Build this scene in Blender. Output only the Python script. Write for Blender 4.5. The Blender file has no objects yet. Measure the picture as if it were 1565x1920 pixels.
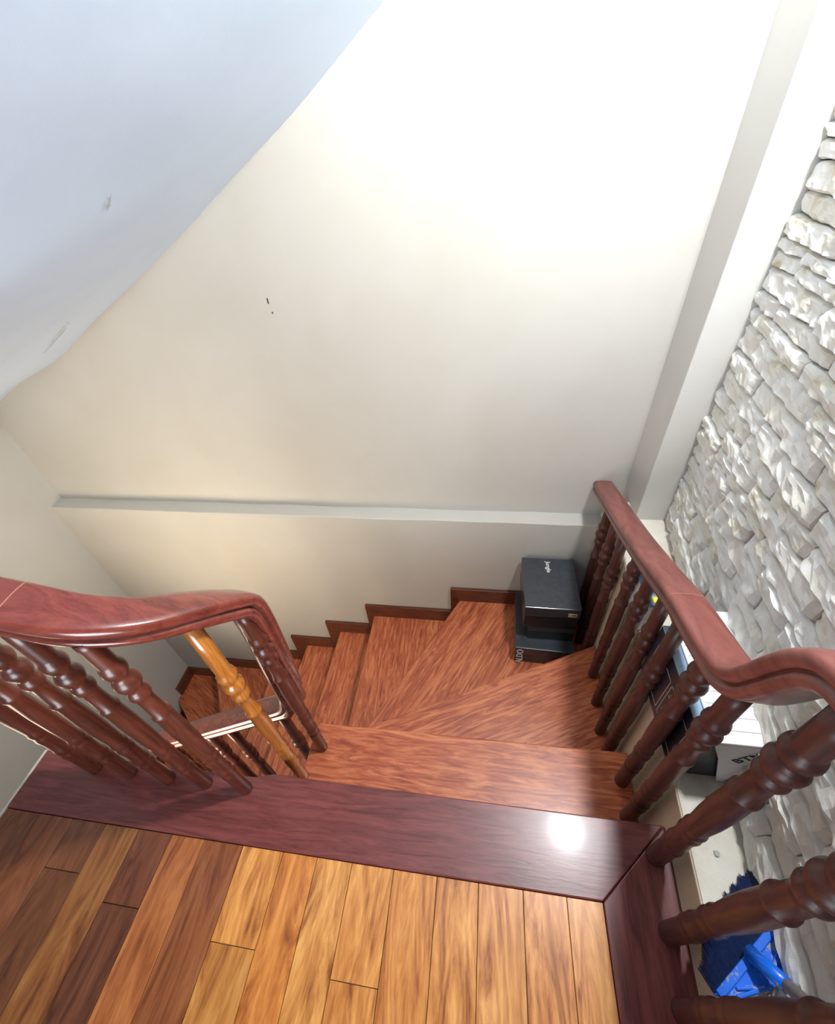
import bpy, bmesh, math, random
from mathutils import Vector, Matrix, noise

random.seed(7)
S = 0.85          # plan units -> metres
R = 0.243         # stair riser in plan units
scn = bpy.context.scene
COL = scn.collection

# ------------------------------------------------------------------ camera
M = [[0.9883978887486573, 0.031222497841977177, -0.14864309316515272],
     [0.13120905610216213, -0.668491649064675, 0.7320540271916897],
     [-0.07651011118784384, -0.7430639748765238, -0.6648324090526306]]
cam = bpy.data.cameras.new('camera')
cam.sensor_fit = 'HORIZONTAL'
cam.sensor_width = 36.0
cam.lens = 36.0 * 800.0 / 1565.0
cam.clip_start = 0.02
camo = bpy.data.objects.new('camera', cam)
COL.objects.link(camo)
rot = Matrix([[M[i][0], -M[i][1], -M[i][2]] for i in range(3)])
mw = rot.to_4x4()
mw.translation = Vector((0, 0, 1.6 * S))
camo.matrix_world = mw
scn.camera = camo

# ------------------------------------------------------------------ light
world = bpy.data.worlds.new('world')
scn.world = world
world.use_nodes = True
bg = world.node_tree.nodes['Background']
bg.inputs[0].default_value = (0.94, 0.95, 1.0, 1)
bg.inputs[1].default_value = 0.14

def point_light(name, loc, power, color, radius):
    l = bpy.data.lights.new(name, 'POINT')
    l.energy = power; l.color = color; l.shadow_soft_size = radius
    o = bpy.data.objects.new(name, l); COL.objects.link(o)
    o.location = Vector(loc) * S
    return o

def area_light(name, loc, target, power, color, size):
    l = bpy.data.lights.new(name, 'AREA')
    l.energy = power; l.color = color; l.size = size
    o = bpy.data.objects.new(name, l); COL.objects.link(o)
    o.location = Vector(loc) * S
    o.rotation_euler = (Vector(target) - Vector(loc)).to_track_quat('-Z', 'Y').to_euler()
    return o

point_light('stair_lamp', (0.705, 0.90, 2.42), 108, (0.92, 0.96, 1.0), 0.07)
l_ = area_light('lower_lamp', (-1.85, 0.08, -0.66), (-1.35, 1.7, 0.05), 12, (1.0, 0.82, 0.60), 0.7)
l_.data.spread = math.radians(125)

w_ = area_light('hall_fill_light', (-0.4, -1.25, 0.48), (-1.1, 1.2, 1.70), 12, (0.86, 0.93, 1.0), 0.8)  # added soft fill behind the camera, brightens soffit and walls; no window there
w_.data.spread = math.radians(125)

scn.view_settings.view_transform = 'Standard'
scn.view_settings.look = 'None'
scn.view_settings.gamma = 1
scn.view_settings.use_curve_mapping = False
scn.view_settings.exposure = 0.32

# ------------------------------------------------------------------ materials
def new_mat(name, rough=0.5, coat=0.0, spec=0.5):
    m = bpy.data.materials.new(name); m.use_nodes = True
    nt = m.node_tree; b = nt.nodes['Principled BSDF']
    b.inputs['Roughness'].default_value = rough
    b.inputs['Coat Weight'].default_value = coat
    b.inputs['Coat Roughness'].default_value = 0.12
    b.inputs['Specular IOR Level'].default_value = spec
    return m, nt, b

def nd(nt, t, **kw):
    n = nt.nodes.new(t)
    for k, v in kw.items():
        setattr(n, k, v)
    return n

def ramp(nt, fac, stops):
    r = nt.nodes.new('ShaderNodeValToRGB')
    e = r.color_ramp.elements
    while len(e) < len(stops): e.new(0.5)
    for i, (p, c) in enumerate(stops):
        e[i].position = p; e[i].color = (*c, 1)
    nt.links.new(fac, r.inputs[0])
    return r.outputs[0]

def coords(nt, scale, random_shift=True):
    tc = nd(nt, 'ShaderNodeTexCoord')
    mp = nd(nt, 'ShaderNodeMapping')
    mp.inputs['Scale'].default_value = scale
    nt.links.new(tc.outputs['Object'], mp.inputs[0])
    if random_shift:
        oi = nd(nt, 'ShaderNodeObjectInfo')
        mu = nd(nt, 'ShaderNodeMath', operation='MULTIPLY'); mu.inputs[1].default_value = 37.0
        nt.links.new(oi.outputs['Random'], mu.inputs[0])
        nt.links.new(mu.outputs[0], mp.inputs['Location'])
    return mp.outputs[0]

def bump(nt, b, h, strength, dist):
    n = nd(nt, 'ShaderNodeBump'); n.inputs['Strength'].default_value = strength
    n.inputs['Distance'].default_value = dist
    nt.links.new(h, n.inputs['Height']); nt.links.new(n.outputs[0], b.inputs['Normal'])

def noise_tex(nt, vec, scale, detail=4, rough=0.55, dist=0.0):
    n = nd(nt, 'ShaderNodeTexNoise')
    n.inputs['Scale'].default_value = scale; n.inputs['Detail'].default_value = detail
    n.inputs['Roughness'].default_value = rough; n.inputs['Distortion'].default_value = dist
    nt.links.new(vec, n.inputs['Vector'])
    return n.outputs[0]

def wood(name, dark, mid, light, stretch=(1.0, 9.0, 9.0), scale=6.0, rough=0.28, coat=0.5, use_tint=False, dist=1.2):
    m, nt, b = new_mat(name, rough, coat)
    v = coords(nt, stretch)
    a = noise_tex(nt, v, scale, 6, 0.6, dist)
    f = noise_tex(nt, v, scale * 9, 3, 0.6, 0.2)
    mx = nd(nt, 'ShaderNodeMath', operation='MULTIPLY_ADD'); mx.inputs[1].default_value = 0.22
    nt.links.new(f, mx.inputs[0]); nt.links.new(a, mx.inputs[2])
    c = ramp(nt, mx.outputs[0], [(0.40, dark), (0.58, mid), (0.78, light)])
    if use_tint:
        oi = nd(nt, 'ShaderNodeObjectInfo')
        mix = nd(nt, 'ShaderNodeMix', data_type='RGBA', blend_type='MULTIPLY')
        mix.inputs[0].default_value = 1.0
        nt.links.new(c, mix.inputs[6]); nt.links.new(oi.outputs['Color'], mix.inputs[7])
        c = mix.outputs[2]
    nt.links.new(c, b.inputs['Base Color'])
    bump(nt, b, mx.outputs[0], 0.12, 0.002)
    return m

def plaster(name, base, var, rough=0.75, scale=2.0, bscale=14.0, bs=0.25):
    m, nt, b = new_mat(name, rough, 0.0, 0.3)
    v = coords(nt, (1, 1, 1), False)
    a = noise_tex(nt, v, scale, 5, 0.6, 0.4)
    c = ramp(nt, a, [(0.35, var), (0.62, base)])
    nt.links.new(c, b.inputs['Base Color'])
    h = noise_tex(nt, v, bscale, 4, 0.6)
    bump(nt, b, h, bs, 0.004)
    return m

def plain(name, col, rough=0.5, coat=0.0, nscale=40.0, amount=0.12, bs=0.1):
    m, nt, b = new_mat(name, rough, coat)
    v = coords(nt, (1, 1, 1))
    a = noise_tex(nt, v, nscale, 3)
    lo = tuple(c * (1 - amount) for c in col); hi = tuple(min(1, c * (1 + amount)) for c in col)
    nt.links.new(ramp(nt, a, [(0.3, lo), (0.7, hi)]), b.inputs['Base Color'])
    bump(nt, b, a, bs, 0.001)
    return m

MAT = {}
MAT['wall'] = plaster('cream_wall_paint', (0.535, 0.515, 0.465), (0.505, 0.48, 0.425))
MAT['soffit'] = plaster('blue_white_soffit_paint', (0.66, 0.77, 0.93), (0.61, 0.72, 0.88), scale=1.5)
MAT['pillar'] = plaster('white_pillar_paint', (0.62, 0.605, 0.565), (0.59, 0.575, 0.53))
MAT['ledge'] = plaster('rough_white_plaster', (0.74, 0.71, 0.63), (0.62, 0.56, 0.46), 0.85, 5.0, 30.0, 0.6)
MAT['parapet'] = plaster('shaded_tan_plaster', (0.66, 0.55, 0.40), (0.60, 0.49, 0.35))  # tan puts the shade of the unlit inner face into the colour
MAT['tread'] = wood('red_tread_wood', (0.20, 0.034, 0.012), (0.42, 0.095, 0.035), (0.66, 0.22, 0.085), scale=4.5, rough=0.36, coat=0.15, dist=2.0)
MAT['border'] = wood('dark_red_border_wood', (0.085, 0.017, 0.014), (0.15, 0.034, 0.030), (0.21, 0.055, 0.047), rough=0.33, coat=0.12)
MAT['skirt'] = wood('dark_skirting_wood', (0.05, 0.013, 0.006), (0.10, 0.026, 0.012), (0.14, 0.04, 0.018), rough=0.35)
MAT['rail'] = wood('polished_rosewood', (0.09, 0.015, 0.010), (0.165, 0.030, 0.021), (0.22, 0.048, 0.032), scale=3.0, rough=0.26, coat=0.5)
MAT['rail_dusty_lit'] = wood('dusty_lit_rosewood', (0.13, 0.032, 0.025), (0.185, 0.050, 0.040), (0.24, 0.075, 0.060), scale=2.2, rough=0.36, coat=0.2)  # dusty rosewood, lightened to put the lamp's sheen into the colour
MAT['baluster'] = wood('turned_rosewood', (0.045, 0.010, 0.007), (0.085, 0.018, 0.011), (0.13, 0.030, 0.016), stretch=(9, 9, 1.0), scale=4.0, rough=0.36, coat=0.18)
MAT['baluster_matte'] = wood('dull_turned_rosewood', (0.035, 0.010, 0.008), (0.068, 0.017, 0.013), (0.11, 0.028, 0.020), stretch=(9, 9, 1.0), scale=4.0, rough=0.45, coat=0.06)
MAT['baluster_light'] = wood('amber_turned_wood', (0.28, 0.075, 0.012), (0.40, 0.13, 0.02), (0.52, 0.20, 0.04), stretch=(9, 9, 1.0), scale=4.0, rough=0.24, coat=0.6)
MAT['plank'] = wood('floor_plank_wood', (0.24, 0.070, 0.018), (0.58, 0.26, 0.075), (0.84, 0.47, 0.17), stretch=(1, 6, 6), scale=2.6, rough=0.34, coat=0.25, use_tint=True, dist=3.2)
MAT['riser'] = wood('riser_wood', (0.06, 0.014, 0.007), (0.12, 0.03, 0.014), (0.16, 0.045, 0.02), rough=0.4)
MAT['concrete'] = plain('grey_concrete', (0.35, 0.33, 0.30), 0.9)
MAT['black_card'] = plain('black_card', (0.018, 0.020, 0.024), 0.34, 0.3, 60, 0.2)
MAT['grey_card'] = plain('charcoal_card_lid', (0.040, 0.046, 0.054), 0.30, 0.35, 60, 0.2)
MAT['navy_card'] = plain('navy_card', (0.010, 0.016, 0.030), 0.4, 0.2)
MAT['blue_edge'] = plain('pale_blue_card', (0.30, 0.45, 0.62), 0.5)
MAT['white_card'] = plain('white_card', (0.80, 0.80, 0.80), 0.6, 0, 30, 0.03)
MAT['grey_print'] = plain('grey_print', (0.42, 0.43, 0.45), 0.6)
MAT['dark_print'] = plain('dark_print', (0.03, 0.03, 0.035), 0.6)
MAT['white_print'] = plain('white_print', (0.85, 0.86, 0.84), 0.5, 0, 30, 0.03)
MAT['gold_print'] = plain('pale_gold_print', (0.32, 0.30, 0.22), 0.5)
MAT['label'] = plain('paper_label', (0.62, 0.58, 0.48), 0.6)
MAT['slate_blue'] = plain('slate_blue_card', (0.20, 0.29, 0.42), 0.5)
MAT['yellow'] = plain('yellow_label', (0.80, 0.72, 0.05), 0.5)
MAT['cloth'] = plain('beige_cloth', (0.50, 0.42, 0.34), 0.85, 0, 90, 0.3, 0.5)
MAT['bristle'] = plain('navy_bristle', (0.006, 0.020, 0.085), 0.55, 0, 200, 0.5, 0.4)
MAT['pole'] = plain('grey_pole', (0.30, 0.27, 0.27), 0.4)
MAT['stain'] = plain('dirty_smudge', (0.40, 0.40, 0.36), 0.9)

MAT['joint'] = plain('glue_line', (0.40, 0.17, 0.11), 0.5)
MAT['soffit_mark'] = plain('grey_scuff', (0.50, 0.54, 0.58), 0.9)
MAT['wall_mark'] = plain('faint_crack', (0.50, 0.47, 0.41), 0.9)

# blue plastic with dust
m, nt, b = new_mat('blue_plastic', 0.35, 0.2)
v = coords(nt, (1, 1, 1), False)
a = noise_tex(nt, v, 30, 5, 0.7)
nt.links.new(ramp(nt, a, [(0.0, (0.0, 0.12, 0.78)), (0.54, (0.0, 0.15, 0.80)), (0.60, (0.30, 0.33, 0.42))]), b.inputs['Base Color'])
MAT['blue'] = m

# split stone
m, nt, b = new_mat('split_stone', 0.85, 0, 0.3)
v = coords(nt, (1, 1, 1))
a = noise_tex(nt, v, 9, 5, 0.65, 0.6)
c = ramp(nt, a, [(0.28, (0.62, 0.52, 0.36)), (0.40, (0.84, 0.81, 0.71)), (0.58, (0.91, 0.90, 0.86))])
nt.links.new(c, b.inputs['Base Color'])
h = noise_tex(nt, v, 75, 9, 0.85, 1.2)
bump(nt, b, h, 0.65, 0.005)
MAT['stone'] = m

# ------------------------------------------------------------------ builders
def tagged(o, label=None, cat=None, group=None, kind=None):
    if label: o['label'] = label
    if cat: o['category'] = cat
    if group: o['group'] = group
    if kind: o['kind'] = kind
    return o

def origin_of(p):
    o = Vector((0, 0, 0))
    while p is not None:
        o += Vector(p['_o']); p = p.parent
    return o

def link(name, data, mats, origin, parent, rz=0.0):
    o = bpy.data.objects.new(name, data)
    COL.objects.link(o)
    base = Vector((0, 0, 0))
    if parent is not None:
        base = Vector(ORIG[parent.name]); o.parent = parent
    ORIG[o.name] = Vector(origin)
    o.location = (Vector(origin) - base) * S
    o.rotation_euler.z = rz
    return o

ORIG = {}

def empty(name, origin, label, cat, group=None):
    o = link(name, None, None, origin, None)
    o.empty_display_size = 0.05
    return tagged(o, label, cat, group)

def mesh(name, verts, faces, mat, origin=(0, 0, 0), parent=None, smooth=False, rz=0.0, bevel=0.0, segs=2, kind=None):
    """verts in plan units, world placed; origin / rz define the object's own frame"""
    og = Vector(origin); inv = Matrix.Rotation(-rz, 3, 'Z')
    me = bpy.data.meshes.new(name)
    bm = bmesh.new()
    vs = [bm.verts.new((inv @ (Vector(p) - og)) * S) for p in verts]
    for f in faces:
        try: bm.faces.new([vs[i] for i in f])
        except ValueError: pass
    bm.normal_update()
    bmesh.ops.recalc_face_normals(bm, faces=bm.faces)
    if bevel > 0:
        es = [e for e in bm.edges if len(e.link_faces) == 2 and e.calc_face_angle(0) > 0.6]
        bmesh.ops.bevel(bm, geom=es, offset=bevel * S, segments=segs, affect='EDGES', profile=0.5)
    if smooth:
        for f in bm.faces: f.smooth = True
    bm.to_mesh(me); bm.free()
    me.materials.append(MAT[mat] if isinstance(mat, str) else mat)
    o = link(name, me, None, origin, parent, rz)
    if kind: o['kind'] = kind
    return o

def boxdata(x0, x1, y0, y1, z0, z1):
    v = [(x, y, z) for z in (z0, z1) for (x, y) in ((x0, y0), (x1, y0), (x1, y1), (x0, y1))]
    f = [(3, 2, 1, 0), (4, 5, 6, 7), (0, 1, 5, 4), (1, 2, 6, 5), (2, 3, 7, 6), (3, 0, 4, 7)]
    return v, f

def box(name, a, b_, mat, parent=None, bevel=0.0, kind=None, rz=0.0):
    v, f = boxdata(a[0], b_[0], a[1], b_[1], a[2], b_[2])
    og = ((a[0] + b_[0]) / 2, (a[1] + b_[1]) / 2, a[2])
    if rz:
        rm = Matrix.Rotation(rz, 3, 'Z')
        v = [tuple(rm @ (Vector(p) - Vector(og)) + Vector(og)) for p in v]
    return mesh(name, v, f, mat, og, parent, bevel=bevel, kind=kind, rz=rz)

def prismdata(poly, z0, z1):
    n = len(poly)
    v = [(x, y, z0) for x, y in poly] + [(x, y, z1) for x, y in poly]
    f = [tuple(range(n - 1, -1, -1)), tuple(range(n, 2 * n))]
    f += [(i, (i + 1) % n, n + (i + 1) % n, n + i) for i in range(n)]
    return v, f

def prism(name, poly, z0, z1, mat, parent=None, bevel=0.0, rz=0.0, kind=None, segs=2):
    v, f = prismdata(poly, z0, z1)
    og = (sum(p[0] for p in poly) / len(poly), sum(p[1] for p in poly) / len(poly), z0)
    return mesh(name, v, f, mat, og, parent, bevel=bevel, rz=rz, kind=kind, segs=segs)

def join(parts):
    V, F = [], []
    for v, f in parts:
        o = len(V); V += list(v); F += [tuple(i + o for i in q) for q in f]
    return V, F

def bar(p, q, w, t, up=(0, 0, 1)):
    """box along p->q, width w across, thickness t along up"""
    p, q, up = Vector(p), Vector(q), Vector(up)
    d = (q - p).normalized(); s = d.cross(up).normalized(); u = s.cross(d)
    v = []
    for e in (p, q):
        for a_, b_ in ((-1, -1), (1, -1), (1, 1), (-1, 1)):
            v.append(e + s * w / 2 * a_ + u * t / 2 * b_)
    return v, [(0, 1, 2, 3), (7, 6, 5, 4), (0, 4, 5, 1), (1, 5, 6, 2), (2, 6, 7, 3), (3, 7, 4, 0)]

def tube(p, q, r0, r1, n=12):
    p, q = Vector(p), Vector(q)
    d = (q - p).normalized(); a_ = d.orthogonal().normalized(); b_ = d.cross(a_)
    v = []
    for e, r in ((p, r0), (q, r1)):
        for i in range(n):
            t = 2 * math.pi * i / n
            v.append(e + a_ * r * math.cos(t) + b_ * r * math.sin(t))
    f = [(i, (i + 1) % n, n + (i + 1) % n, n + i) for i in range(n)]
    f += [tuple(range(n - 1, -1, -1)), tuple(range(n, 2 * n))]
    return v, f

def text_mesh(name, s, size, mat, loc, xdir, ydir, parent, depth=0.0006):
    c = bpy.data.curves.new(name, 'FONT'); c.body = s; c.size = size * S; c.extrude = depth
    c.offset = 0.0002; c.align_x = 'CENTER'; c.align_y = 'CENTER'; c.resolution_u = 3
    tmp = bpy.data.objects.new(name + '_c', c); COL.objects.link(tmp)
    dg = bpy.context.evaluated_depsgraph_get()
    me = bpy.data.meshes.new_from_object(tmp.evaluated_get(dg))
    bpy.data.objects.remove(tmp)
    me.materials.clear(); me.materials.append(MAT[mat])
    x = Vector(xdir).normalized(); y = Vector(ydir).normalized(); z = x.cross(y)
    mt = Matrix((x, y, z)).transposed()
    me.transform(mt.to_4x4())
    return link(name, me, None, loc, parent)

# ------------------------------------------------------------------ large structure
YL, YU = 1.725, 1.82       # lower / upper face of the back wall
XL = -2.75
LZ = 0.14                  # ledge top beside the stair
def sx(y): return 0.715 + 0.12 * (y - 0.3)     # stone face
def lx(y): return 0.567 + 0.05 * (y - 0.35)    # ledge inner face

# back wall: thick lower part with a ledge
prof = [(YL, -4.2), (YL, -0.030), (YL + 0.004, -0.026), (YU, -0.028), (YU, 3.4), (YU + 0.2, 3.4), (YU + 0.2, -4.2)]
v, f = [], []
xs = [XL - 0.3 + i * (1.3 - XL + 0.3) / 30 for i in range(31)]
for i, x in enumerate(xs):
    for j, (y, z) in enumerate(prof):
        w = 0.0035 * noise.noise(Vector((x * 3.1, j, 0.3))) if j in (1, 2, 3) else 0
        v.append((x, y + w, z + w))
n = len(prof)
for i in range(30):
    for j in range(n):
        f.append((i * n + j, i * n + (j + 1) % n, (i + 1) * n + (j + 1) % n, (i + 1) * n + j))
wall_back = mesh('wall_back', v, f, 'wall', (0, YL, -4.2), kind='structure')
for (x, z, h) in ((-0.914, 1.105, 0.022), (-0.908, 1.065, 0.008)):
    vv, ff = join([boxdata(x - 0.003, x + 0.003, YU - 0.0015, YU + 0.001, z, z + h)])
    mesh('nail_mark', vv, ff, 'dark_print', (x, YU, z), wall_back)

box('floor', (XL, -1.6, -4.2), (1.2, YL, -4.1), 'concrete', kind='structure')
box('wall_left', (XL - 0.2, -1.6, -4.2), (XL, 2.0, 3.4), 'wall', kind='structure')

# pillar in the right back corner
v, f = prismdata([(0.722, 1.60), (1.2, 1.60), (1.2, 1.83), (0.722, 1.83)], -0.03, 3.4)
mesh('wall_pillar', v, f, 'pillar', (0.9, 1.6, -0.03), kind='structure', bevel=0.004)

# solid ledge between stair and stone wall
v, f = prismdata([(lx(-1.4), -1.4), (1.2, -1.4), (1.2, YL), (lx(YL), YL)], -2.0, LZ)
ledge = mesh('wall_ledge', v, f, 'parapet', (0.8, 0, -2.0), kind='structure', bevel=0.004)
v, f = prismdata([(lx(-1.4) + .004, -1.4), (0.9, -1.4), (0.9, YL), (lx(YL) + .004, YL)], LZ, LZ + 0.004)
mesh('ledge_top', v, f, 'ledge', (0.8, 0, LZ), ledge)
for (x, y, r) in ((0.655, 0.44, 0.010), (0.63, 0.32, 0.006), (0.69, 0.40, 0.005)):
    vv, ff = [], []
    pts = [(x + r * (1 + .4 * random.random()) * math.cos(t), y + r * (1 + .4 * random.random()) * math.sin(t)) for t in [i * 0.785 for i in range(8)]]
    vv, ff = prismdata(pts, LZ + 0.004, LZ + 0.009)
    mesh('mortar_crumb', vv, ff, 'dark_print' if r > 0.009 else 'stain', (x, y, LZ), ledge)

# stone wall: backing + individual split stones
yA, yB = 1.61, -0.75
v, f = prismdata([(sx(yA) + 0.055, yA), (sx(yB) + 0.055, yB), (1.3, yB), (1.3, yA)], LZ, 3.4)
wall_right = mesh('wall_right', v, f, 'ledge', (1.0, 0.5, LZ), kind='structure')
ang = math.atan2(0.12, 1.0)
dirv = Vector((0.12, 1.0, 0)).normalized(); nrm = Vector((-1.0, 0.12, 0)).normalized()
start = Vector((sx(yB), yB, 0)); LEN = (yA - yB) / dirv.y
z = LZ + 0.004; row = 0
def stone(u0, u1, z0, z1, seed):
    """irregular split face: rows x cols grid pushed out of the wall"""
    rnd = random.Random(seed)
    nu = max(5, int((u1 - u0) / 0.018)); nz = 6
    base = rnd.uniform(0.002, 0.020); tilt = rnd.uniform(-0.008, 0.008); tz = rnd.uniform(-0.006, 0.012)
    sl0 = rnd.uniform(-0.010, 0.010); sl1 = rnd.uniform(-0.010, 0.010)
    V = []
    for i in range(nu + 1):
        for j in range(nz + 1):
            a = i / nu; c = (0, .13, .32, .5, .68, .87, 1)[j]
            u = u0 + (u1 - u0) * a; zz = z0 + (z1 - z0) * c
            wob = 0.008 * noise.noise(Vector((u * 9, z0 * 31, 3.3)))
            wob2 = 0.008 * noise.noise(Vector((u * 9, z1 * 31, 3.3)))
            zz += wob * (1 - c) + wob2 * c
            if i in (0, nu): u += (sl0 if i == 0 else sl1) * (c - .5)
            k = 1.0 if 0 < j < nz else 0.70
            if i in (0, nu): k *= 0.72
            push = base + tilt * (a - .5) - tz * (c - .5) + 0.010 * noise.noise(Vector((u * 24, zz * 34, seed * 1.7))) + 0.006 * noise.noise(Vector((u * 60, zz * 60, seed))) + 0.0025 * noise.noise(Vector((u * 130, zz * 130, seed)))
            d = (push + 0.030) * k - 0.018
            p = start + dirv * u + nrm * d; p.z = zz
            V.append(p)
    F = []
    for i in range(nu):
        for j in range(nz):
            q = i * (nz + 1) + j
            F.append((q, q + 1, q + nz + 2, q + nz + 1))
    per = [(i, 0) for i in range(nu + 1)] + [(nu, j) for j in range(1, nz + 1)] + [(i, nz) for i in range(nu - 1, -1, -1)] + [(0, j) for j in range(nz - 1, 0, -1)]
    idx = [i * (nz + 1) + j for i, j in per]
    b0 = len(V)
    for q in idx:
        p = V[q].copy(); dd = (p - start).dot(nrm); p -= nrm * (dd + 0.058); V.append(p)
    for k in range(len(idx)):
        k2 = (k + 1) % len(idx)
        F.append((idx[k], idx[k2], b0 + k2, b0 + k))
    og = start + dirv * ((u0 + u1) / 2); og.z = z0
    return mesh('stone', V, F, 'stone', og, wall_right, smooth=False, rz=-ang)
cnt = 0
while z < 2.15 and cnt < 296:
    h = random.uniform(0.048, 0.080)
    u = -random.uniform(0, 0.2)
    while u < LEN and cnt < 296:
        w = random.uniform(0.15, 0.46)
        a0, a1 = max(u, 0), min(u + w, LEN)
        if LEN - a1 < 0.06: a1 = LEN
        if a1 - a0 > 0.03:
            if h > 0.072 and random.random() < 0.3:
                hm = z + h * random.uniform(.4, .6)
                stone(a0 + .002, a1 - .002, z + .002, hm - .0015, row * 91 + cnt); cnt += 1
                stone(a0 + .002, a1 - .002, hm + .0015, z + h - .002, row * 91 + cnt)
            else:
                stone(a0 + .002, a1 - .002, z + .002, z + h - .002, row * 91 + cnt)
            cnt += 1
        u = a1 if a1 > u + 0.01 else u + w
        if a1 >= LEN: break
    z += h; row += 1

# sloping soffit of the flight above
pts = [(-3.0, 0.47), (-2.75, 0.595), (-2.56, 0.69), (-2.03, 0.94), (-1.68, 1.11), (-1.31, 1.305), (-1.01, 1.474), (-0.754, 1.615), (-0.536, 1.738), (-0.314, 1.877), (-0.1, 2.015), (0.12, 2.15)]
v, f = [], []
raw = [Vector((a, b, 0)) for a, b in pts]
pts = []
for i in range(len(raw) - 1):
    for k in range(4):
        t = k / 4; p0, p1, p2, p3 = raw[max(i - 1, 0)], raw[i], raw[i + 1], raw[min(i + 2, len(raw) - 1)]
        q = 0.5 * ((2 * p1) + (p2 - p0) * t + (2 * p0 - 5 * p1 + 4 * p2 - p3) * t * t + (-p0 + 3 * p1 - 3 * p2 + p3) * t ** 3)
        pts.append((q.x, q.y))
pts.append((raw[-1].x, raw[-1].y))
for _ in range(6):
    pts = [pts[0]] + [(pts[i][0], (pts[i - 1][1] + pts[i][1] * 2 + pts[i + 1][1]) / 4) for i in range(1, len(pts) - 1)] + [pts[-1]]
NY = 10
for k in range(NY + 1):
    y = YU + 0.02 - k * (YU - 0.10) / NY
    for i, (x, zz) in enumerate(pts):
        v.append((x, y, zz + 0.006 * noise.noise(Vector((x * 4, y * 3, 0)))))
nb = len(v); np_ = len(pts)
for k in range(NY):
    for i in range(np_ - 1):
        q = k * np_ + i; f.append((q, q + 1, q + np_ + 1, q + np_))
for k in range(NY + 1):
    y = YU + 0.02 - k * (YU - 0.10) / NY
    for i, (x, zz) in enumerate(pts):
        v.append((x, y, zz + 0.16))
for k in range(NY):
    for i in range(np_ - 1):
        q = nb + k * np_ + i; f.append((q, q + np_, q + np_ + 1, q + 1))
for i in range(np_ - 1):
    f.append((i, nb + i, nb + i + 1, i + 1))
    q = NY * np_ + i; f.append((q, q + 1, nb + q + 1, nb + q))
for k in range(NY):
    q = k * np_; f.append((q, q + np_, nb + q + np_, nb + q))
    q = k * np_ + np_ - 1; f.append((q, nb + q, nb + q + np_, q + np_))
ceil = mesh('ceiling', v, f, 'soffit', (-1.4, 1.0, 0.6), kind='structure', smooth=True)
ceil.data.set_sharp_from_angle(angle=math.radians(40))
def smudge(par, a, b_, w, y_of=None, mat='stain', nm=None):
    a, b_ = Vector(a), Vector(b_); d = (b_ - a); s_ = d.cross(nm).normalized()
    V = []; n_ = 9
    for sd in (1, -1):
        for i in range(n_):
            t = i / (n_ - 1) if sd == 1 else 1 - i / (n_ - 1)
            ww = w * math.sin(math.pi * (0.04 + 0.92 * t)) * (0.7 + 0.5 * noise.noise(Vector((t * 5, sd, w * 99))))
            V.append(a + d * t + s_ * ww * sd + nm * 0.006 + Vector((0, 0, 0)))
    V2 = [p - nm * 0.012 for p in V]
    n2_ = len(V)
    F = [tuple(range(n2_)), tuple(range(2 * n2_ - 1, n2_ - 1, -1))] + [(i, (i + 1) % n2_, n2_ + (i + 1) % n2_, n2_ + i) for i in range(n2_)]
    return mesh('smudge', V + V2, F, mat, tuple(a), par)
sn = Vector((0.46, 0, -0.888))
smudge(ceil, (-1.858, 1.568, 1.022), (-1.60, 1.515, 1.150), 0.012, nm=sn, mat='soffit_mark')
smudge(ceil, (-0.935, 1.160, 1.515), (-0.885, 1.130, 1.545), 0.008, nm=sn, mat='soffit_mark')
smudge(ceil, (-2.173, 1.538, 0.871), (-1.956, 1.442, 0.978), 0.018, nm=sn, mat='soffit_mark')
for a_, b_, w_ in (((-0.983, YU, .575), (-0.629, YU, .674), .0016), ((-0.852, YU, .288), (-0.722, YU, .335), .0018), ((-0.62, YU, .330), (-0.572, YU, .356), .0018)):
    V, F = bar(Vector(a_) , Vector(b_), w_, 0.003, (0, 1, 0))
    mesh('hairline_crack', V, F, 'wall_mark', a_, wall_back)
def soffit_z(x):
    for (a0, b0), (a1, b1) in zip(pts, pts[1:]):
        if a0 <= x <= a1: return b0 + (b1 - b0) * (x - a0) / (a1 - a0)
    return pts[-1][1]

# landing slab, planks and border boards
LY0 = -1.3
v, f = prismdata([(-1.56, LY0), (0.565, LY0), (0.565, 0.36), (-1.56, 0.36)], -0.20, -0.022)
floor = mesh('floor', v, f, 'concrete', (-0.5, 0, -0.20), kind='structure')
seams = [-1.556, -1.43, -1.30, -1.175, -1.056, -0.938, -0.825, -0.695, -0.564, -0.455, -0.347, -0.221, -0.094, 0.024, 0.147, 0.264, 0.359]
tints = [(.25, .155, .155), (.31, .19, .19), (.26, .17, .17), (.42, .32, .24), (.25, .15, .17), (.58, .38, .32), (.36, .22, .20), (1, .86, .62), (.86, .62, .40), (1, .92, .74), (.95, .80, .60), (.92, .74, .56), (1, .86, .70), (.98, .84, .76), (.96, .78, .66), (1, .84, .74)]  # wood tone per plank; left boards darkened further to stand in for shade
joints = {7: -0.005, 10: -0.03, 4: 0.03, 2: 0.08, 13: -0.4, 5: -0.5, 8: -0.3, 12: -0.25}
for i in range(len(seams) - 1):
    x0, x1 = seams[i] + .0008, seams[i + 1] - .0008
    cuts = [LY0, joints.get(i, -0.35 - 0.1 * (i % 3)), 0.2055]
    for k in range(2):
        t = tints[i]; q = 1.0 if k == 1 else random.uniform(0.75, 1.1)
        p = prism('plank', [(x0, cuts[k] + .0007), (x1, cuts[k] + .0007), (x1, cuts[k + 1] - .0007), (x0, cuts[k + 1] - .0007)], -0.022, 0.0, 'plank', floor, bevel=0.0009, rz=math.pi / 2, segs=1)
        p.color = (t[0] * q, t[1] * q, t[2] * q, 1)
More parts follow.
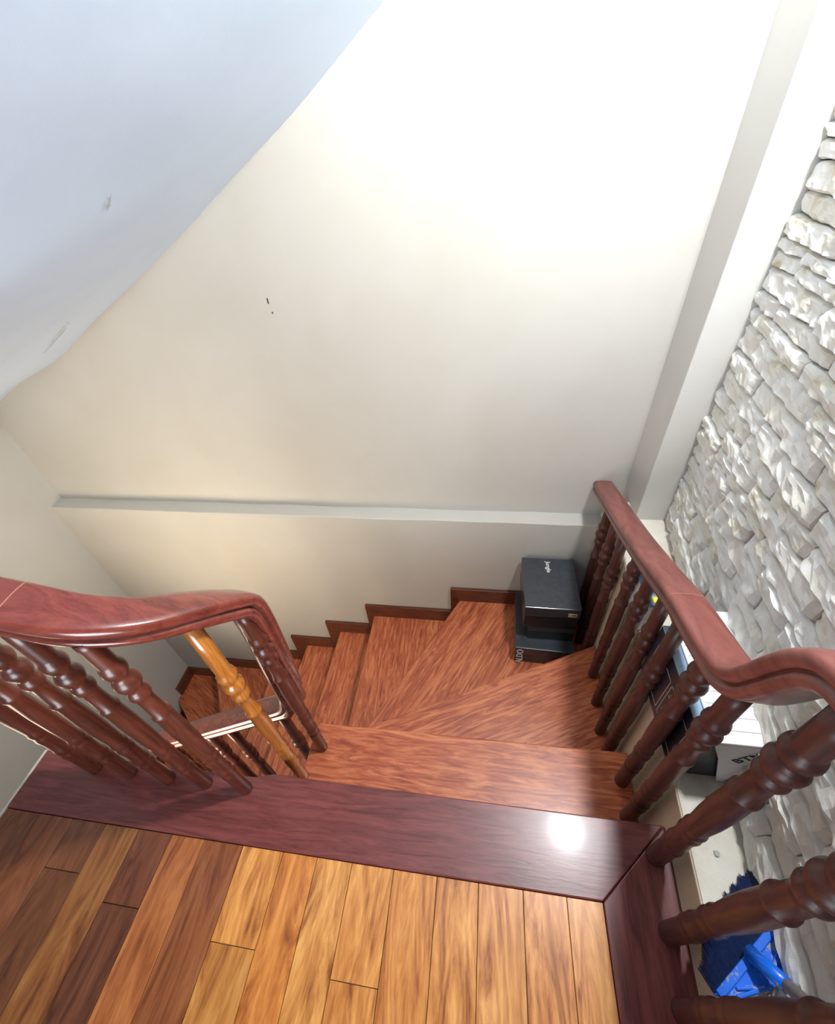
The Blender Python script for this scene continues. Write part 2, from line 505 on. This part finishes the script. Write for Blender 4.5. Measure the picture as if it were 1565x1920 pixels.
nose = [(-1.56, 0.388), (-0.78, 0.388), (-0.735, 0.390), (-0.70, 0.400), (-0.66, 0.407), (-0.60, 0.405), (0.60, 0.403)]
prism('border_board', [(-1.56, 0.2065), (0.3595, 0.2065)] + [(0.5655, 0.403)] + nose[:-1][::-1], -0.030, 0.0015, 'border', floor, bevel=0.004)
prism('border_board', [(0.3605, LY0), (0.5655, LY0), (0.5665, 0.4015), (0.3605, 0.2060)], -0.030, 0.0015, 'border', floor, bevel=0.003, rz=math.pi / 2)
box('edge_strip', (-1.567, LY0, -0.03), (-1.560, 0.388, 0.003), 'label', floor)
prism('fascia_board', [(-1.56, 0.36), (0.58, 0.36), (0.58, 0.372), (-1.56, 0.372)], -0.24, -0.030, 'riser', floor)

# ------------------------------------------------------------------ staircase
stair = empty('staircase', (-0.6, 1.0, -0.243), 'polished red-brown wooden winder staircase descending from the landing and turning left along the cream wall', 'staircase')
PVX, PVY = -0.66, 0.70
def n2(x): return 0.772 + 0.474 * (x + 0.50)
TH = 0.034
YS = YL - 0.001
treads = []
# each: polygon, direction of grain
treads.append(([(-0.66, 0.38), (lx(.4), 0.38), (lx(.69), 0.690), (-0.655, 0.676), (-0.665, 0.60)], 0.0))
treads.append(([(-0.67, 0.62), (lx(.64), 0.64), (lx(1.3) - .001, n2(lx(1.3))), (PVX, n2(PVX))], math.atan(0.474)))
treads.append(([(PVX - .01, 0.66), (-0.50, 0.735), (lx(1.25), n2(lx(1.25)) - .05), (lx(YS), YS), (-0.117, YS), (-0.562, 0.872), (-0.655, 0.70)], math.atan(1.914)))
treads.append(([(-0.735, 0.655), (-0.63, 0.66), (-0.53, 0.86), (-0.08, YS), (-0.742, YS)], math.pi / 2))
XN = {4: -0.738, 5: -1.045, 6: -1.375, 7: -1.70}
for k in (5, 6, 7):
    treads.append(([(XN[k], 0.63), (XN[k - 1] + .04, 0.63), (XN[k - 1] + .04, YS), (XN[k], YS)], math.pi / 2))
treads.append(([(-1.72, 0.63), (-1.66, 0.63), (-1.66, YS), (-2.42, YS), (-1.76, 0.70)], math.radians(125)))
treads.append(([(-1.74, 0.60), (-1.70, 0.66), (-2.36, YS), (XL + .001, YS), (XL + .001, 1.45)], math.radians(150)))
treads.append(([(-1.74, 0.50), (-1.70, 0.62), (XL + .001, 1.52), (XL + .001, 0.98)], math.radians(165)))
for q in range(4):
    y1 = 1.02 - 0.30 * q - (0 if q else 0); y0 = 0.66 - 0.30 * q
    if q == 0: poly = [(-1.60, 0.50), (-1.60, 0.62), (XL + .001, 1.04), (XL + .001, 0.50)]
    else: poly = [(-1.60, 0.50 - .28 * q), (-1.60, 0.54 - .28 * (q - 1)), (XL + .001, 0.54 - .28 * (q - 1)), (XL + .001, 0.50 - .28 * q)]
    treads.append((poly, math.pi))
for k, (poly, g) in enumerate(treads, 1):
    zt = -k * R
    prism('tread', poly, zt - TH, zt, 'tread', stair, bevel=0.006, rz=g)
# risers: (k) under tread k-1 nose, standing on tread k
def riser(p, q, k, t=0.02):
    p, q = Vector(p), Vector(q); d = (q - p).normalized(); nn = Vector((-d.y, d.x)) * t
    poly = [tuple(p), tuple(q), tuple(q + nn), tuple(p + nn)]
    prism('riser', poly, -k * R + 0.0005, -(k - 1) * R - TH - .0005, 'riser', stair, rz=math.atan2(d.y, d.x))
riser((lx(.66), 0.655), (-0.64, 0.640), 2)
riser((lx(1.2) - .01, n2(lx(1.2)) - 0.035), (-0.64, n2(-0.64) - 0.03), 3)
riser((-0.078, YS - .02), (-0.622, 0.69), 4)
riser((-0.700, YS - .02), (-0.700, 0.66), 5)
for k in (6, 7, 8):
    riser((XN[k - 1] + .035, YS - .02), (XN[k - 1] + .035, 0.64), k)
riser((-2.36, YS - .03), (-1.72, 0.72), 9)
riser((XL + .03, 1.50), (-1.70, 0.64), 10)
riser((XL + .02, 1.02), (-1.66, 0.55), 11)
# stepped skirting along the back wall and left wall
XK = {2: lx(YL) - 0.001, 3: -0.188, 4: -0.797, 5: -1.145, 6: -1.49, 7: -1.85, 8: -2.45, 9: XL + 0.001}
for k in range(3, 10):
    zl = -(k + 1) * R if k < 9 else -k * R - .05
    x0, x1 = XK[k], XK[k - 1]
    cut = 0.06 if k >= 7 else 0.012
    poly = [(x0 + .0007 + cut * 0, zl), (x1 - .0007, zl), (x1 - .0007, -k * R + 0.118), (x0 + .0007 + (0.004 if k < 7 else 0.0), -k * R + 0.118)]
    V = [(x, y, zz) for y in (YL - 0.020, YL - 0.0002) for x, zz in poly]
    F = [(0, 1, 2, 3), (7, 6, 5, 4), (0, 4, 5, 1), (1, 5, 6, 2), (2, 6, 7, 3), (3, 7, 4, 0)]
    mesh('skirting_board', V, F, 'skirt', (x0, YL, zl), stair, bevel=0.002)
YK = {9: 1.72, 10: 1.50, 11: 0.96, 12: 0.62, 13: 0.30, 14: 0.02}
for k in range(9, 14):
    k2 = k
    y1, y0 = YK[k], YK[k + 1]
    zt = -k * R + 0.118 - (0.0 if k == 9 else 0)
    V, F = boxdata(XL + .0002, XL + 0.02, y0, y1 - .001, zt - 0.4, zt)
    mesh('skirting_board', V, F, 'skirt', (XL, y0, zt - .4), stair)

# ------------------------------------------------------------------ railings
PROF = [(-.026, -.033), (.026, -.033), (.036, -.031), (.043, -.025), (.045, -.016), (.042, -.009), (.0335, -.005), (.0335, -.002), (.0445, .002), (.0475, .009), (.0475, .018), (.0455, .025), (.040, .0295), (.028, .0320), (.012, .0335), (-.012, .0335), (-.028, .0320), (-.040, .0295), (-.0455, .025), (-.0475, .018), (-.0475, .009), (-.0445, .002), (-.0335, -.002), (-.0335, -.005), (-.042, -.009), (-.045, -.016), (-.043, -.025), (-.036, -.031)]
def catmull(P, n=8):
    out = []
    for i in range(len(P) - 1):
        p0 = P[max(i - 1, 0)]; p1 = P[i]; p2 = P[i + 1]; p3 = P[min(i + 2, len(P) - 1)]
        for k in range(n):
            t = k / n
            out.append(0.5 * ((2 * p1) + (p2 - p0) * t + (2 * p0 - 5 * p1 + 4 * p2 - p3) * t * t + (-p0 + 3 * p1 - 3 * p2 + p3) * t ** 3))
    out.append(P[-1]); return out
def joint_ring(path, sides, at, parent, n=8):
    V, F = sweep(path, sides, 1.0, n); m_ = len(PROF); o_ = at * m_
    c0 = sum((V[o_ + j] for j in range(m_)), Vector()) / m_; c1 = sum((V[o_ + m_ + j] for j in range(m_)), Vector()) / m_
    d = (c1 - c0).normalized(); W, G = [], []
    for e in (0, 1):
        for j in range(m_):
            W.append(c0 + (V[o_ + j] - c0) * 1.006 + d * 0.0022 * e)
    for j in range(m_): G.append((j, (j + 1) % m_, m_ + (j + 1) % m_, m_ + j))
    G.append(tuple(range(m_))); G.append(tuple(range(m_, 2 * m_)))
    mesh('joint_line', W, G, 'joint', tuple(c0), parent, smooth=False)
def sweep(path, sides, scale=1.0, n=8):
    P = catmull([Vector(p) for p in path], n); Q = catmull([Vector(s) for s in sides], n)
    V, F = [], []; m_ = len(PROF)
    for i, p in enumerate(P):
        t = (P[min(i + 1, len(P) - 1)] - P[max(i - 1, 0)]).normalized()
        s = Q[i]; s = (s - t * s.dot(t)).normalized(); u = s.cross(t)
        for a_, b_ in PROF:
            V.append(p + s * a_ * scale + u * b_ * scale)
    for i in range(len(P) - 1):
        for j in range(m_):
            F.append((i * m_ + j, i * m_ + (j + 1) % m_, (i + 1) * m_ + (j + 1) % m_, (i + 1) * m_ + j))
    F.append(tuple(range(m_))); F.append(tuple(range((len(P) - 1) * m_, len(P) * m_)))
    return V, F

# turned baluster profile: (height from foot, radius)
BP = [(0, .0265), (.012, .0265), (.14, .0262), (.150, .0285), (.160, .0292), (.169, .0275), (.176, .0258), (.184, .0280), (.196, .0296), (.206, .0285), (.215, .0258), (.26, .0262), (.275, .0280), (.288, .0300), (.299, .0280), (.306, .0262), (.314, .0280), (.325, .0298), (.336, .0270), (.345, .0258), (.42, .0295), (.50, .0305), (.585, .0282), (.590, .0310), (.596, .0320), (.602, .0312), (.608, .0262), (.66, .0248), (.686, .0246), (.692, .030), (.703, .0328), (.713, .031), (.720, .0262), (.727, .0250), (.735, .031), (.748, .0365), (.760, .0370), (.771, .031), (.778, .0255), (.785, .0255), (.793, .031), (.806, .0350), (.818, .033), (.827, .0275), (.835, .0268), (.90, .0265)]
def baluster_mesh(h):
    prof = [(a, b) for a, b in BP if a < h - 0.005] + [(h, .0265)]
    n = 28; V, F = [], []
    for a, r in prof:
        for i in range(n):
            t = 2 * math.pi * i / n; V.append((r * math.cos(t) * S, r * math.sin(t) * S, a * S))
    for k in range(len(prof) - 1):
        for i in range(n):
            F.append((k * n + i, k * n + (i + 1) % n, (k + 1) * n + (i + 1) % n, (k + 1) * n + i))
    F.append(tuple(range(n - 1, -1, -1))); F.append(tuple(range((len(prof) - 1) * n, len(prof) * n)))
    me = bpy.data.meshes.new('baluster'); me.from_pydata(V, [], F); me.update()
    for p in me.polygons: p.use_smooth = len(p.vertices) == 4
    return me
BM = {}
def baluster(parent, x, y, z0, z1, mat='baluster', label=None, thin=1.0):
    key = (round(z1 - z0, 2), mat)
    if key not in BM:
        me = baluster_mesh(key[0]); me.materials.append(MAT[mat]); BM[key] = me
    o = link('baluster', BM[key], None, (x, y, z0), parent)
    o.scale = (thin, thin, (z1 - z0) / key[0])
    if label: o['label'] = label
    return o

# right railing
rr = empty('stair_railing', (0.54, 0.9, -0.5), 'red-brown railing on the right beside the stone wall, its handrail falling straight to the pillar', 'railing')
rpath = [(1.815, .168), (1.50, .285), (1.20, .398), (.95, .505), (.78, .583), (.65, .628), (.57, .656), (.515, .685), (.475, .735), (.450, .80), (.430, .865), (.405, .925), (.365, .967), (.30, .988), (.20, .990), (-.10, .990), (-.8, .990)]
def rx(y): return 0.533 + 0.050 * (y - 0.3)
V, F = sweep([(rx(y), y, zz) for y, zz in rpath], [(-1, 0.05, 0)] * len(rpath))
mesh('handrail', V, F, 'rail_dusty_lit', (0.54, 0.9, 0.5), rr, smooth=True, rz=math.pi / 2)
joint_ring([(rx(y), y, zz) for y, zz in rpath], [(-1, 0.05, 0)] * len(rpath), 32, rr)
def rail_z(y):
    q = sorted(rpath)
    for (a0, b0), (a1, b1) in zip(q, q[1:]):
        if a0 <= y <= a1: return b0 + (b1 - b0) * (y - a0) / (a1 - a0) - 0.030
for y in (-.46, -.30, -.13, .03, .165, .325): baluster(rr, rx(y) - .012, y, 0.0015, rail_z(y), 'baluster_matte', thin=.96)
for y in (.475, .588): baluster(rr, rx(y) - .008, y, -R, rail_z(y), 'baluster_matte', thin=.88)
for y in (.745, .86, .99, 1.13): baluster(rr, rx(y) - .004, y, -2 * R, rail_z(y), 'baluster_matte', thin=.82)
for y in (1.33, 1.47, 1.61): baluster(rr, rx(y), y, -3 * R, rail_z(y), 'baluster_matte', thin=.82)

# left railing: level guard, drop round the well, lower flight
rl = empty('stair_railing', (-0.75, 0.36, 0.0), 'glossy red-brown railing at the left landing edge, curving round and dropping to the lower flight', 'railing')
lp = [(-1.56, .362, 1.03), (-1.25, .362, 1.03), (-1.0, .362, 1.022), (-.86, .364, .992), (-.765, .376, .948), (-.695, .420, .892), (-.648, .490, .830), (-.622, .560, .760), (-.618, .603, .700), (-.628, .622, .60), (-.640, .630, .45), (-.652, .634, .30), (-.664, .640, .15), (-.680, .645, .05), (-.715, .652, -.025), (-.78, .66, -.085), (-.90, .665, -.175), (-1.15, .665, -.355), (-1.50, .665, -.605), (-1.68, .665, -.735)]
ls = [(0, -1, 0)] * 4 + [(.35, -.94, 0), (.70, -.71, 0), (.90, -.43, 0), (.98, -.2, 0), (1, -.05, 0), (1, 0.0, 0), (1, .05, 0), (.95, .3, 0), (.85, .5, 0), (.55, .83, 0), (.25, .97, 0), (.05, 1, 0)] + [(0, 1, 0)] * 4
ls = [tuple(-c for c in s) for s in ls]
ls = [(-a, -b_, -c) for a, b_, c in ls]
V, F = sweep(lp, ls, n=8)
mesh('handrail', V, F, 'rail', (-0.8, 0.4, 0.95), rl, smooth=True)
joint_ring(lp, ls, 24, rl)
for x in (-.752, -.897, -1.036, -1.185, -1.325): baluster(rl, x, .352, 0.0015, .925 if x > -.8 else .972, thin=.76)
baluster(rl, -.656, .474, -R, .825, 'baluster_light', 'amber brown baluster, lighter than its neighbours', .78)
baluster(rl, -.612, .583, -R, .700, thin=.78)
for x, k in ((-.80, 5), (-.93, 5), (-1.13, 6), (-1.28, 6), (-1.46, 7), (-1.62, 7)):
    zr = -.175 + (x + .90) * (.72) - .036 if x < -.85 else -.13
    baluster(rl, x, .665, -k * R, zr, thin=.8)

# ------------------------------------------------------------------ shoe boxes on the third tread
Z3 = -3 * R + 0.0006
def shoebox(name, label, x0, x1, y0, y1, z0, z1, lid, rz=0.0, lidmat='grey_card', over=0.004):
    t = empty(name, ((x0 + x1) / 2, (y0 + y1) / 2, z0), label, 'box', 'shoe boxes stacked on the stair')
    og = Vector(((x0 + x1) / 2, (y0 + y1) / 2, 0)); rm = Matrix.Rotation(rz, 3, 'Z')
    def rv(v): return [tuple(rm @ (Vector(p) - og) + og) for p in v]
    v, f = boxdata(x0 + over, x1 - over, y0 + over, y1 - over, z0, z1 - 0.006)
    mesh('body', rv(v), f, 'black_card', (og.x, og.y, z0), t, bevel=0.002)
    v, f = boxdata(x0, x1, y0, y1, z1 - lid, z1)
    mesh('lid', rv(v), f, lidmat, (og.x, og.y, z1 - lid), t, bevel=0.003)
    return t, rm, og
ZB1 = Z3 + 0.150; ZB2 = ZB1 + 0.0007 + 0.122; ZB3 = ZB2 + 0.0007 + 0.180
t1, rm1, og1 = shoebox('shoe_box', 'black shoe box with white vertical lettering, lowest of the stack on the stair', 0.215, 0.530, 1.30, 1.69, Z3, ZB1, 0.060, math.radians(-2))
text_mesh('lettering', 'ALDO', 0.052, 'white_print', (0.238, 1.298, Z3 + 0.072), (0, 0.0, 1), (-1, 0, 0), t1)
t2, rm2, og2 = shoebox('shoe_box', 'slim plain black shoe box in the middle of the stack on the stair', 0.275, 0.520, 1.365, 1.69, ZB1 + 0.0007, ZB2, 0.040, math.radians(0))
t3, rm3, og3 = shoebox('shoe_box', 'large charcoal shoe box with white logo on its lid, topmost of the stack', 0.237, 0.520, 1.360, 1.705, ZB2 + 0.0007, ZB3, 0.075, 0.0)
text_mesh('logo', 'Jungle', 0.034, 'white_print', (0.378, 1.640, ZB3 + 0.0003), (0, -1, 0), (1, 0, 0), t3)
box('price_sticker', (0.460, 1.3588, ZB3 - 0.062), (0.502, 1.3600, ZB3 - 0.034), 'label', t3)
text_mesh('sticker_print', '1 295', 0.016, 'dark_print', (0.481, 1.3584, ZB3 - 0.048), (1, 0, 0), (0, 0, 1), t3)

# ------------------------------------------------------------------ things on the ledge
ZL = LZ + 0.0045
# big carton: black decorated side, white top
X0, X1, YA, YB = 0.566, 0.715, 0.505, 0.835
zt = 0.395
cb = empty('carton', ((X0 + X1) / 2, (YA + YB) / 2, ZL), 'black carton with printed side panels and a white lined top by the stone wall', 'box')
box('body', (X0, YA, ZL), (X1, YB, zt), 'navy_card', cb, bevel=0.002)
box('edge_band', (X0 + .001, YA + .002, zt + .0002), (X0 + 0.030, YB - .002, zt + 0.006), 'blue_edge', cb)
v, f = prismdata([(X0 + .031, YA - .012), (0.752, YA - .012), (0.770, YB + .06), (X0 + .031, YB + .06)], zt + .0002, zt + 0.012)
lid = mesh('lid', v, f, 'white_card', (0.66, 0.66, zt), cb, bevel=0.002)
V, F = join([boxdata(X0 + .038, 0.745, y, y + .0016, zt + .0122, zt + .0128) for y in [YA + .02 + i * .034 for i in range(9)]])
mesh('ruled_lines', V, F, 'grey_print', (0.66, 0.66, zt), lid)
# flap hanging at the near end
fl = [(0.597, 0.394), (0.745, 0.394), (0.7375, 0.29), (0.705, ZL + .004), (0.688, ZL + .004), (0.640, 0.30)]
V = [(x, YA - 0.012 + d, zz) for d in (0, 0.004) for x, zz in fl]
nf = len(fl); F = [tuple(range(nf)), tuple(range(2 * nf - 1, nf - 1, -1))] + [(i, (i + 1) % nf, nf + (i + 1) % nf, nf + i) for i in range(nf)]
flap = mesh('flap', V, F, 'white_card', (0.67, YA - .012, ZL), cb)
text_mesh('flap_print', 'BTM', 0.040, 'dark_print', (0.700, YA - .0126, 0.330), (0.55, 0, 0.83), (-0.83, 0, 0.55), flap)
# printed panels: frame lines + rows of small marks
fr = []
for (a, b_) in ((YA + .030, YA + .165), (YA + .175, YB - .03)):
    z0, z1 = ZL + 0.035, zt - 0.055
    xx0, xx1 = X0 - .0012, X0 - .0002
    fr += [boxdata(xx0, xx1, a, b_, z0, z0 + .0028), boxdata(xx0, xx1, a, b_, z1 - .0028, z1), boxdata(xx0, xx1, a, a + .0028, z0, z1), boxdata(xx0, xx1, b_ - .0028, b_, z0, z1)]
V, F = join(fr)
mesh('panel_frame', V, F, 'grey_print', (X0, YA, ZL), cb)
mk = []
for (a, b_) in ((YA + .030, YA + .165), (YA + .175, YB - .03)):
    z0, z1 = ZL + 0.035, zt - 0.055
    for r_ in range(8):
        zz = z0 + .022 + r_ * (z1 - z0 - .04) / 8
        y = a + .045 + random.random() * .02
        while y < b_ - .02:
            w = random.uniform(.004, .014)
            mk.append(boxdata(X0 - .0010, X0 - .0002, y, y + w, zz, zz + random.uniform(.004, .009)))
            y += w + .004
V, F = join(mk)
mesh('small_print', V, F, 'gold_print', (X0, YA, ZL), cb, kind='stuff')

# small plain white carton behind
wb = empty('carton', (0.62, 0.915, ZL), 'small plain white carton behind the black panelled carton', 'box')
box('body', (0.583, 0.842, ZL), (0.66, 0.888, 0.255), 'white_card', wb, bevel=0.002)
box('lid', (0.581, 0.840, 0.2555), (0.662, 0.890, 0.268), 'white_card', wb, bevel=0.001)

# beige cloth bundle
def blob(name, c, r, mat, parent, seed, flat=0.0):
    bm = bmesh.new(); bmesh.ops.create_icosphere(bm, subdivisions=3, radius=1)
    V = []
    for vv in bm.verts:
        p = vv.co.copy(); k = 1 + 0.22 * noise.noise(p * 1.7 + Vector((seed, 0, 0))) + 0.10 * noise.noise(p * 4.5 + Vector((0, seed, 0)))
        q = Vector((p.x * r[0] * k, p.y * r[1] * k, p.z * r[2] * k)) + Vector(c)
        q.z = max(q.z, flat); V.append(q)
    F = [tuple(v_.index for v_ in f_.verts) for f_ in bm.faces]; bm.free()
    return mesh(name, V, F, mat, (c[0], c[1], flat), parent, smooth=True)
bd = empty('cloth_bundle', (0.635, 0.93, ZL), 'crumpled beige cloth bag with dark straps under the blue-grey carton', 'bag')
blob('body', (0.638, 0.930, ZL + .045), (0.050, 0.030, 0.062), 'cloth', bd, 2.2, ZL)
V, F = join([bar((0.592, 0.935, ZL + .07), (0.586, 0.910, ZL + .005), .010, .006), bar((0.612, 0.905, ZL + .10), (0.610, 0.900, ZL + .04), .012, .006, (0, 1, 0))])
mesh('strap', V, F, 'dark_print', (0.59, 0.98, ZL), bd)

# blue grey carton with yellow label
bc = empty('carton', (0.66, 1.19, ZL), 'blue-grey carton with a yellow label seen between the far balusters', 'box')
box('body', (0.590, 0.985, ZL), (0.668, 1.17, 0.290), 'white_card', bc, bevel=0.002)
box('lid', (0.587, 0.980, 0.2903), (0.671, 1.175, 0.306), 'slate_blue', bc, bevel=0.002)
box('yellow_label', (0.606, 0.992, 0.3063), (0.640, 1.016, 0.3072), 'yellow', bc)
V, F = join([boxdata(0.615 + i * .010, 0.618 + i * .010, 1.026, 1.050, 0.3063, 0.3070) for i in range(3)])
mesh('label_print', V, F, 'dark_print', (0.64, 1.16, 0.318), bc)

# ------------------------------------------------------------------ broom
br = empty('broom', (0.62, 0.15, ZL), 'blue plastic broom with dark navy bristles lying on the ledge behind the near balusters', 'broom')
A = Vector((0.526, 0.062, 0.165)); B = Vector((0.708, 0.215, 0.205)); Tp = Vector((0.662, 0.100, 0.190))
ab = (B - A); abn = ab.normalized()
upv = ab.cross(A - Tp).normalized(); upv = upv if upv.z > 0 else -upv
inn = upv.cross(abn); inn = inn if inn.dot(Tp - A) > 0 else -inn      # towards the handle
tri = [A, A + abn * .022 + inn * .030, Tp - abn * .028, Tp + abn * .012 - inn * .004, B + inn * .050, B + inn * .004]
V = [p - upv * .009 for p in tri] + [p + upv * .007 for p in tri]
n_ = len(tri)
F = [tuple(range(n_)), tuple(range(2 * n_ - 1, n_ - 1, -1))] + [(i, (i + 1) % n_, n_ + (i + 1) % n_, n_ + i) for i in range(n_)]
mesh('head', V, F, 'blue', tuple(A), br, bevel=0.003)
U = upv * .009
for p, q, w in ((A + abn * .008 + inn * .006 + U, B - abn * .004 + inn * .006 + U, .016),
                (A + abn * .035 + inn * .026 + U, Tp - abn * .020 - inn * .004 + U, .007),
                (A + abn * .045 + inn * .018 + U, Tp - abn * .035 - inn * .010 + U, .006),
                (B + inn * .046 - abn * .004 + U, Tp + abn * .006 - inn * .006 + U, .009),
                (B + inn * .020 - abn * .018 + U, Tp + abn * .000 - inn * .018 + U, .009)):
    V, F = bar(p, q, w, .009, upv)
    mesh('rib', V, F, 'blue', tuple(p), br, bevel=0.002)
tips = [Vector(p) for p in ((.512, .100, .150), (.536, .150, .150), (.560, .180, .150), (.585, .216, .150), (.612, .241, .150), (.640, .264, .150), (.670, .288, .150), (.697, .303, .152), (.716, .296, .160), (.738, .270, .170))]
def tip_at(t):
    q = t * (len(tips) - 1); i = min(int(q), len(tips) - 2); return tips[i].lerp(tips[i + 1], q - i)
V, F = [], []
nb_ = 120
for i in range(nb_):
    for j in range(3):
        t = min(max((i + random.uniform(-.4, .4)) / (nb_ - 1), 0), 1)
        p = A + ab * (.02 + .96 * t) + upv * (-.006 + j * .005)
        clump = 0.10 * abs(math.sin(t * 34)) + 0.05 * random.random()
        e = tip_at(t); e = e + (p - e) * clump; e.z = max(e.z + .004 * j, ZL + .003)
        d = (e - p).normalized(); sd = d.cross(upv).normalized(); o_ = len(V)
        w0, w1 = .0022, .0007
        mid = p.lerp(e, .6) + upv * .004
        for c_, w_ in ((p, w0), (mid, w0), (e, w1)):
            V += [c_ - sd * w_, c_ + sd * w_, c_ + upv * w_ * 1.3]
        for k_ in (0, 3):
            for a_, b_ in ((0, 1), (1, 2), (2, 0)):
                F.append((o_ + k_ + a_, o_ + k_ + b_, o_ + k_ + 3 + b_, o_ + k_ + 3 + a_))
mesh('bristles', V, F, 'bristle', tuple(A), br, kind='stuff')
h0 = Vector((0.611, 0.134, 0.206)); h1 = Vector((0.634, 0.089, 0.270)); hd = (h1 - h0).normalized()
V, F = tube(h0, h1, .0165, .0145, 18)
mesh('socket', V, F, 'blue', tuple(h0), br, smooth=True)
V, F = tube(h1 - hd * .006, h1 + hd * 0.55, .0125, .0125, 16)
mesh('handle', V, F, 'pole', tuple(h0), br, smooth=True)

for o in list(bpy.data.objects):
    if '_o' in o: del o['_o']
